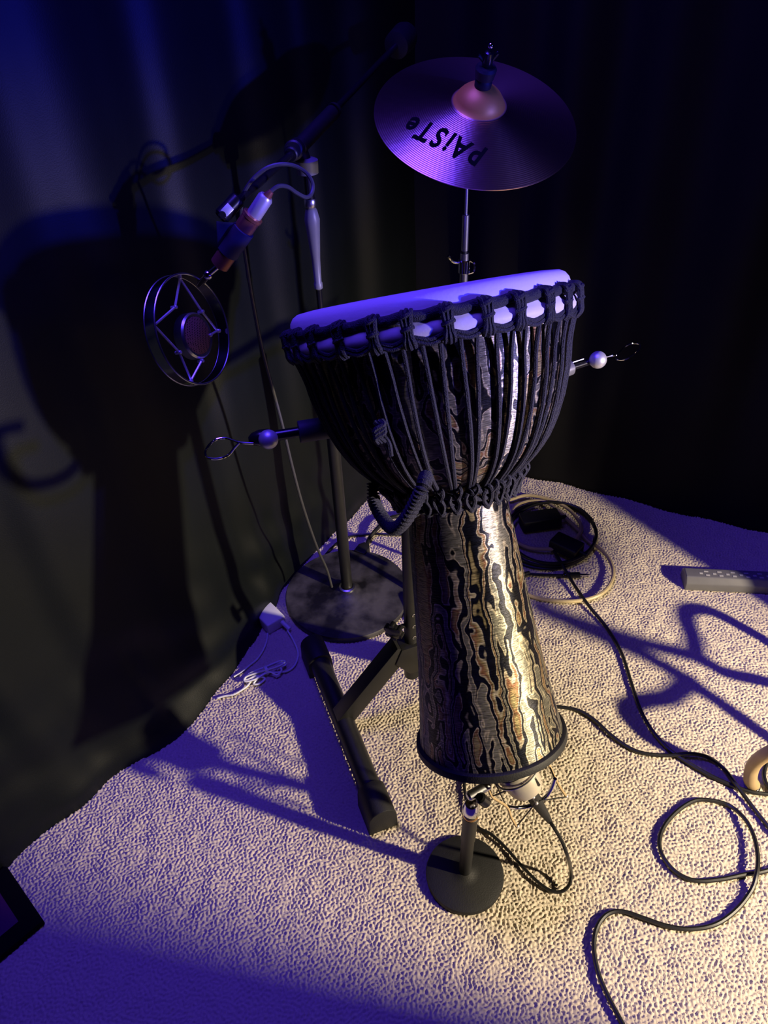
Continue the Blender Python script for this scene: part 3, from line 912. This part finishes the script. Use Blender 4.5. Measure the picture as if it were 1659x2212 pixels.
mic_c = at(1114, 1664, .672)
mx = RM @ V((.52, -.82, -.22)); mx.normalize()      # from grille to plug
cm = thing('condenser_microphone', 'champagne-coloured studio microphone hung in a wire cradle below the drum', 'microphone', mic_c)
MB(mic_c).lathe([(.0010, -.056), (.019, -.054), (.0300, -.043), (.0330, -.022), (.0330, -.004)], 36, mic_c, mx).build('grille', M_grille_cream, cm)
MB(mic_c).lathe([(.0340, -.006), (.0346, -.004), (.0346, .006), (.0332, .008)], 36, mic_c, mx).build('waist_band', M_cream, cm)
MB(mic_c).lathe([(.0330, .007), (.0328, .016), (.0300, .032), (.0255, .043), (.0120, .046)], 36, mic_c, mx, cap1=True).build('lower_body', M_cream, cm)
sv = (CAM - mic_c); sv = (sv - mx * sv.dot(mx)).normalized(); sx_ = mx.cross(sv)
bd_ = (sv * .80 - sx_ * .60).normalized() if (RM.transposed() @ sx_).x < 0 else (sv * .80 + sx_ * .60).normalized()
bt_ = mx.cross(bd_)
MB(mic_c).box(mic_c + mx * .022 + bd_ * .0312 - bd_ * 0, mx * .0085, bt_ * .0019, bd_ * .0016).build('badge', M_black_sheen, cm)

sh_ = thing('shock_mount', 'wire spider cradle with elastic cords holding the studio microphone under the drum', 'shock mount', mic_c)
ring_pts_px = [(1099, 1743), (1118, 1745), (1140, 1742), (1162, 1734), (1180, 1720), (1192, 1702), (1199, 1682)]
MB(mic_c).tube(spline([at(x, y, .648 + .004 * k) for k, (x, y) in enumerate(ring_pts_px)], 6), .0034, 10).build('lower_ring', M_chrome, sh_)
MB(mic_c).tube([mic_c + mx * .004 + (sv * math.cos(a) + sx_ * math.sin(a)) * .0385 for a in [2 * math.pi * k / 40 for k in range(40)]], .0018, 8, True).build('upper_ring', M_steel, sh_)
for pth in ([(1054, 1700, .655), (1064, 1722, .650), (1094, 1742, .645), (1104, 1765, .642), (1115, 1784, .640)],
            [(1183, 1646, .70), (1196, 1674, .69), (1209, 1700, .685), (1223, 1720, .68)]):
    MB(mic_c).tube(spline([at(*p) for p in pth], 6), .0024, 8).build('wire_arm', M_tan, sh_)
for x, y, d in ((1118, 1784, .640), (1224, 1720, .68), (1185, 1646, .70), (1129, 1695, .640), (1159, 1735, .642), (1152, 1722, .640)):
    MB(mic_c).ball(at(x, y, d), .0030, 8).build('bead', M_silver, sh_)
for a, b in (((1118, 1783, .640), (1156, 1736, .642)), ((1224, 1721, .68), (1166, 1730, .65)), ((1185, 1648, .70), (1129, 1693, .640)), ((1129, 1693, .640), (1066, 1719, .650)),
             ((1132, 1700, .640), (1156, 1732, .642)), ((1186, 1652, .70), (1199, 1683, .672)), ((1066, 1684, .66), (1092, 1738, .648)), ((1052, 1670, .66), (1062, 1718, .652))):
    MB(mic_c).tube([at(*a), at(*b)], .0013, 6).build('elastic_cord', M_cable, sh_)

kp = [at(1186, 1772, .66), at(1198, 1790, .645), at(1214, 1818, .63), at(1226, 1850, .615)]
kp += [fl(x, y, z) for x, y, z in ((1233, 1880, .05), (1231, 1908, .025), (1215, 1925, .014), (1192, 1925, .012), (1165, 1908, .012), (1130, 1874, .012), (1095, 1834, .012), (1062, 1803, .012), (1030, 1784, .012), (1010, 1740, .012), (1003, 1690, .012), (1010, 1640, .012))]
KO = kp[0].copy()
dc = thing('microphone_cable', 'black cable hanging from the studio microphone and looping beside the small round base', 'cable', KO)
MB(KO).tube(spline(kp, 8), .0034, 8).build('cord', M_cable, dc)
pl0 = mic_c + mx * .043
pll = (kp[0] - pl0).length
MB(KO).lathe([(.0105, 0), (.0110, pll * .35), (.0085, pll * .7), (.0050, pll + .004)], 20, pl0, kp[0] - pl0, True, True).build('plug_housing', M_rubber, dc)

# ------------------------------------------------------------------ cables over the carpet
ZC = 0.0115


def cable(name, label, px, r=.0042, m_=M_cable, z=ZC, group=None, per=10):
    p = [fl(q[0], q[1], q[2] if len(q) > 2 else z) for q in px]
    o = thing(name, label, 'cable', p[0], None, group)
    MB(p[0]).tube(spline(p, per), r, 8).build('cord', m_, o)
    return o, p


cable('floor_cable', 'black cable making a round loop on the carpet at the lower right',
      [(1760, 1840), (1659, 1880), (1610, 1889), (1555, 1900), (1500, 1902), (1458, 1882), (1430, 1846), (1425, 1812), (1438, 1780), (1466, 1750), (1500, 1730), (1535, 1729), (1575, 1740), (1608, 1768, .018), (1628, 1805, .020),
       (1637, 1850, .022), (1634, 1890, .022), (1622, 1925, .014), (1590, 1966), (1545, 1997), (1490, 2007), (1440, 2000), (1395, 1985), (1345, 1969), (1312, 1975), (1290, 2003), (1283, 2045), (1292, 2100), (1315, 2155), (1345, 2212), (1380, 2280)])
cable('floor_cable', 'black cable winding from behind the drum foot to the tan leg',
      [(1130, 1520), (1207, 1527), (1250, 1535), (1285, 1556), (1320, 1588), (1362, 1617), (1400, 1629), (1445, 1632), (1490, 1628, .020), (1530, 1636, .016), (1563, 1660), (1590, 1695, .019), (1625, 1742), (1659, 1785), (1720, 1860)])
cable('floor_cable', 'long black cable running from the coil behind the drum down to the tan leg',
      [(1196, 1190, .03), (1210, 1212, .03), (1235, 1255, .022), (1270, 1306, .018), (1310, 1355), (1342, 1410), (1362, 1470), (1380, 1525), (1402, 1568), (1432, 1606), (1462, 1632), (1520, 1668), (1570, 1692, .011), (1620, 1710), (1665, 1716), (1740, 1722)], r=.0044)
cable('floor_cable', 'black cable looping at the right edge beside the tan leg',
      [(1700, 1625), (1665, 1640), (1651, 1665), (1654, 1690), (1672, 1712), (1720, 1735)], r=.0045)

# coil behind the drum
co_px = []
for k in range(3):
    for a in range(0, 360, 30):
        t = math.radians(a + k * 3)
        co_px.append((1182 + k * 4 + (105 - 5 * k) * math.cos(t) + 2 * k, 1157 - 3 * k + (72 - 3 * k) * math.sin(t), .012 + .010 * k + .003 * math.sin(t * 2)))
cable('coiled_cable', 'black cable coiled in a heap on the carpet behind the drum', co_px, r=.0045)
cable('coiled_cable', 'tan cable lying in wide rings around the black coil behind the drum',
      [(1100, 1080, .02), (1140, 1070, .024), (1190, 1080, .026), (1228, 1100, .026), (1250, 1125, .030), (1256, 1143, .034), (1245, 1162, .034), (1215, 1182, .03), (1180, 1186, .026), (1140, 1182, .024),
       (1112, 1165, .024), (1100, 1130, .022), (1120, 1090, .024), (1180, 1085, .026), (1240, 1135, .03), (1270, 1168, .020), (1292, 1182, .018), (1315, 1206, .020), (1325, 1235, .022), (1318, 1262, .022), (1298, 1283, .020), (1262, 1296, .016), (1215, 1299, .014), (1165, 1293, .012), (1120, 1278, .012), (1080, 1268, .012)],
      r=.0052, m_=M_cable_tan)
jo, jp = cable('plug_lead', 'short black lead ending in a silver jack plug behind the drum', [(1100, 1232), (1130, 1238), (1165, 1242), (1200, 1243), (1218, 1243)], r=.0040, z=.014)
o_ = jp[0]; ja = fl(1216, 1243, .016); jbp = fl(1252, 1242, .016); jc2 = fl(1278, 1242, .016); jd_ = (jbp - ja).normalized()
MB(o_).lathe([(.004, 0), (.0078, .004), (.0082, .010), (.0082, (jbp - ja).length)], 18, ja, jd_, True, True).build('plug_sleeve', M_black_sheen, jo)
MB(o_).lathe([(.0083, 0), (.0083, .006)], 18, ja + jd_ * .012, jd_).build('plug_band', M_chrome, jo)
MB(o_).lathe([(.0032, 0), (.0032, .018), (.0022, .019), (.0032, .021), (.0008, .028)], 14, jbp, jd_, True, True).build('jack_tip', M_chrome, jo)


def brick(name, label, c_px, z0, ang, sx, sy, sz, m_=M_rubber, group=None):
    c = fl(c_px[0], c_px[1], z0); a = math.radians(ang)
    o = thing(name, label, 'adapter', c, None, group)
    ex = V((math.cos(a), math.sin(a), 0)); ey = V((-math.sin(a), math.cos(a), 0))
    MB(c).box(c + V((0, 0, sz)), ex * sx, ey * sy, V((0, 0, sz))).build('case', m_, o, True, .005, 3)
    MB(c).cyl(c + ex * sx + V((0, 0, sz)), c + ex * (sx + .022) + V((0, 0, sz)), .0055, 12).build('strain_relief', M_rubber, o)
    return o


brick('power_adapter', 'black power adapter lying inside the cable coil, nearest the curtain', (1165, 1135), .012, 8, .058, .026, .020)
brick('power_adapter', 'black power adapter lying across the cable coil, nearest the grey outlet strip', (1222, 1188), .022, -42, .042, .027, .016)
brick('power_adapter', 'small black adapter just showing beside the drum foot, under the jack lead', (1112, 1253), ZF, 20, .022, .018, .011)

# ------------------------------------------------------------------ grey outlet strip at the right
p0 = fl(1478, 1275, ZF); p1 = fl(1659, 1284, ZF)
ex = (p1 - p0); ex.z = 0; ex.normalize(); ey = V((-ex.y, ex.x, 0))
ps = thing('outlet_strip', 'grey bar-shaped outlet strip with small slots on top lying at the right edge', 'power strip', p0)
sec = [(0, 0), (0, .024), (.013, .040), (.045, .040), (.058, .026), (.058, 0)]
MB(p0).prism([p0 + ey * a + V((0, 0, b)) for a, b in sec], ex * .42).build('casing', M_grey, ps, True, .003, 3)
for k in range(8):
    b0_ = p0 + ex * (.040 + k * .034) + V((0, 0, .0402))
    for (dx, dy, wx, wy) in ((0, .026, .0042, .0028), (.014, .034, .0055, .0022), (.016, .020, .0050, .0026)):
        MB(p0).box(b0_ + ex * dx + ey * dy, ex * wx, ey * wy, V((0, 0, .0006))).build('slot', M_slot if dx else M_slot, ps, False)

# ------------------------------------------------------------------ white adapter and its bundled lead by the curtain hem
a0 = fl(592, 1352, ZF)
wa = thing('white_adapter', 'white power adapter box half under the curtain hem beside the round base', 'adapter', a0)
e1 = fl(617, 1338, ZF) - fl(577, 1362, ZF); e1.z = 0; e1.normalize(); e2 = V((-e1.y, e1.x, 0))
MB(a0).box(a0 + e2 * .022 + V((0, 0, .017)), e1 * .027, e2 * .040, V((0, 0, .017))).build('case', M_white, wa, True, .004, 3)
MB(a0).cyl(a0 + e1 * .016 - e2 * .016 + V((0, 0, .018)), a0 + e1 * .020 - e2 * .046 + V((0, 0, .010)), .006, 12, .001).build('strain_relief', M_white, wa)
wl_px = [(621, 1362, .014), (632, 1380, .012), (641, 1400), (644, 1418), (636, 1438), (622, 1449), (605, 1452), (588, 1452),
         (570, 1446, .014), (590, 1436, .018), (612, 1432, .020), (616, 1437, .020), (590, 1444, .02), (560, 1455, .018), (535, 1468, .016), (528, 1464, .016), (545, 1452, .02), (575, 1440, .022),
         (605, 1428, .024), (616, 1430, .024), (600, 1440, .024), (560, 1452, .024), (532, 1462, .02), (529, 1472, .018), (550, 1468, .018), (580, 1452, .02), (598, 1458, .018), (608, 1448, .018), (600, 1440, .02),
         (570, 1455, .018), (548, 1476, .012), (560, 1477), (572, 1465, .014), (550, 1462, .016), (536, 1480), (520, 1492), (503, 1501), (488, 1503), (470, 1508)]
wp = [fl(q[0], q[1], q[2] if len(q) > 2 else .011) for q in wl_px]
wt = thing('white_lead', 'thin white lead folded into a tied bundle on the carpet by the curtain hem', 'cable', wp[0])
MB(wp[0]).tube(spline(wp, 6), .0023, 7).build('cord', M_white, wt)
tcn = fl(575, 1448, .018); tdx = (fl(600, 1437, .018) - fl(545, 1462, .018)).normalized()
MB(wp[0]).lathe([(.010, -.004), (.0115, -.003), (.0115, .003), (.010, .004)], 16, tcn, tdx, True, True).build('tie', M_white, wt)
w2 = [fl(x, y, .010) for x, y in ((578, 1368), (576, 1385), (568, 1405), (555, 1424), (538, 1438), (522, 1452), (505, 1462))]
wt2 = thing('white_lead', 'thin white lead running from the white adapter under the curtain', 'cable', w2[0])
MB(w2[0]).tube(spline(w2, 8), .0022, 7).build('cord', M_white, wt2)

# ------------------------------------------------------------------ black plug behind the stand, with its lead
pc = fl(776, 1200, .014)
pg = thing('power_plug', 'black mains plug lying on the blue-lit carpet behind the microphone stand', 'plug', pc)
pdv = (fl(812, 1148, .014) - fl(772, 1198, .014)).normalized(); pdn = V((-pdv.y, pdv.x, 0)).normalized()
MB(pc).prism([pc + pdn * .018 + V((0, 0, -.008)), pc - pdn * .018 + V((0, 0, -.008)), pc - pdn * .018 + pdv * .03 + V((0, 0, -.008)), pc - pdn * .008 + pdv * .045 + V((0, 0, -.008)), pc + pdn * .008 + pdv * .045 + V((0, 0, -.008)), pc + pdn * .018 + pdv * .03 + V((0, 0, -.008))], (0, 0, .022)).build('plug_body', M_rubber, pg, True, .003)
MB(pc).tube(spline([pc + pdv * .04, fl(800, 1160, .02), fl(822, 1134, .03), fl(840, 1120, .03), fl(880, 1110, .02)], 8), .006, 9).build('cord', M_cable, pg)
cable('floor_cable', 'thin black cable crossing the carpet behind the drum handle', [(690, 1215), (720, 1180), (752, 1160), (800, 1154), (850, 1155), (905, 1156)], r=.0032)

# ------------------------------------------------------------------ black framed panel at the lower left edge
zq = .022
a_ = fl(93, 1988, zq); u_ = (fl(20, 1880, zq) - a_).normalized(); v_ = V((-u_.y, u_.x, 0))
if v_.x > 0: v_ = -v_
fp = thing('framed_screen', 'dark purple screen in a wide black frame at the lower left corner', 'screen', (a_.x, a_.y, ZF))
OR = V((a_.x, a_.y, ZF))
cc_ = a_ + u_ * .076 + v_ * .11; cc_.z = (zq + ZF) / 2
MB(OR).box(cc_, u_ * .076, v_ * .11, V((0, 0, (zq - ZF) / 2))).build('frame', M_print, fp, True, .003)
MB(OR).box(V((cc_.x, cc_.y, zq)), u_ * .044, v_ * .078, V((0, 0, .001))).build('screen_panel', M_panel_purple, fp, False)

# ------------------------------------------------------------------ tan stool: one leg seen, unseen rest invented to cast the floor shadows
S_ = LAMP


def sp(px, py, k):
    F_ = fl(px, py, .004)
    return F_ + (S_ - F_) * k


so = sp(1605, 1700, 0)
stl = thing('stool', 'stool with bent tan tube legs, one leg showing at the right edge, the unseen rest shaped for its shadows', 'stool', so)
leg1 = [sp(1612, 1694, 0.008), sp(1567, 1680, .028), sp(1512, 1648, .058), sp(1457, 1622, .092), sp(1408, 1597, .128), sp(1370, 1562, .165), sp(1354, 1530, .20), sp(1385, 1514, .235), sp(1440, 1506, .26), sp(1476, 1480, .275), sp(1484, 1462, .285)]
leg2 = [sp(1760, 1470, .008), sp(1700, 1425, .05), sp(1659, 1388, .085), sp(1569, 1336, .145), sp(1520, 1316, .18), sp(1484, 1318, .21), sp(1481, 1340, .235), sp(1497, 1380, .26), sp(1499, 1410, .275)]
st1 = [sp(1780, 1690, .008), sp(1657, 1592, .12), sp(1534, 1504, .24), sp(1474, 1463, .285), sp(1394, 1416, .36), sp(1324, 1386, .41), sp(1240, 1350, .46), sp(1150, 1310, .50)]
st2 = [sp(1800, 1520, .008), sp(1659, 1474, .12), sp(1569, 1453, .20), sp(1499, 1418, .275), sp(1394, 1390, .36), sp(1300, 1358, .42), sp(1230, 1334, .46), sp(1150, 1306, .50)]
for nm, pl_, r_ in (('leg', leg1, .0135), ('leg', leg2, .0125), ('strut', st1, .0125), ('strut', st2, .0125)):
    MB(so).tube(spline(pl_, 8), r_, 14).build(nm, M_tan, stl)
MB(so).lathe([(.0145, 0), (.0165, .002), (.0165, .006), (.0140, .009)], 20, V((leg1[0].x, leg1[0].y, ZF)), (leg1[1] - leg1[0]), True, True).build('leg_ferrule', M_chrome, stl)
ap = (st1[-1] + st2[-1]) / 2
SF = fl(1188, 1180); SP = SF + (S_ - SF) * .62
MB(so).tube(spline([ap - V((0, 0, .01)), ap * .6 + SP * .4 + V((0, 0, .01)), SP], 6), .011, 12).build('seat_post', M_tan, stl)
MB(so).lathe([(.01, -.006), (.060, -.002), (.064, .010), (.058, .020), (.01, .024)], 36, SP, (0, 0, 1), True, True).build('seat', M_rubber, stl)  # unseen seat, placed and sized to shade the cable coil


# ------------------------------------------------------------------ tall unseen black boards, added outside the frame to cut the lamp's beam
def board(name, label, p, q, h):
    p = V((*p, 0)); q = V((*q, 0)); n_ = (q - p).cross(V((0, 0, 1))).normalized() * .012
    o = MB(p).prism([p - n_, q - n_, q + n_, p + n_], (0, 0, h)).build(name, M_rubber, None, True, .003)
    o.location = p + V((0, 0, ZF))
    return tag(o, label, 'panel')


board('beam_blocker', 'tall unseen black board added beyond the right edge to shade the back curtain', (1.25, 0.91), (1.78, 0.98), 1.6)
board('beam_blocker', 'tall unseen black board added right of the camera to shade the lower left carpet', (1.33, 0.105), (1.18, -0.55), 1.6)
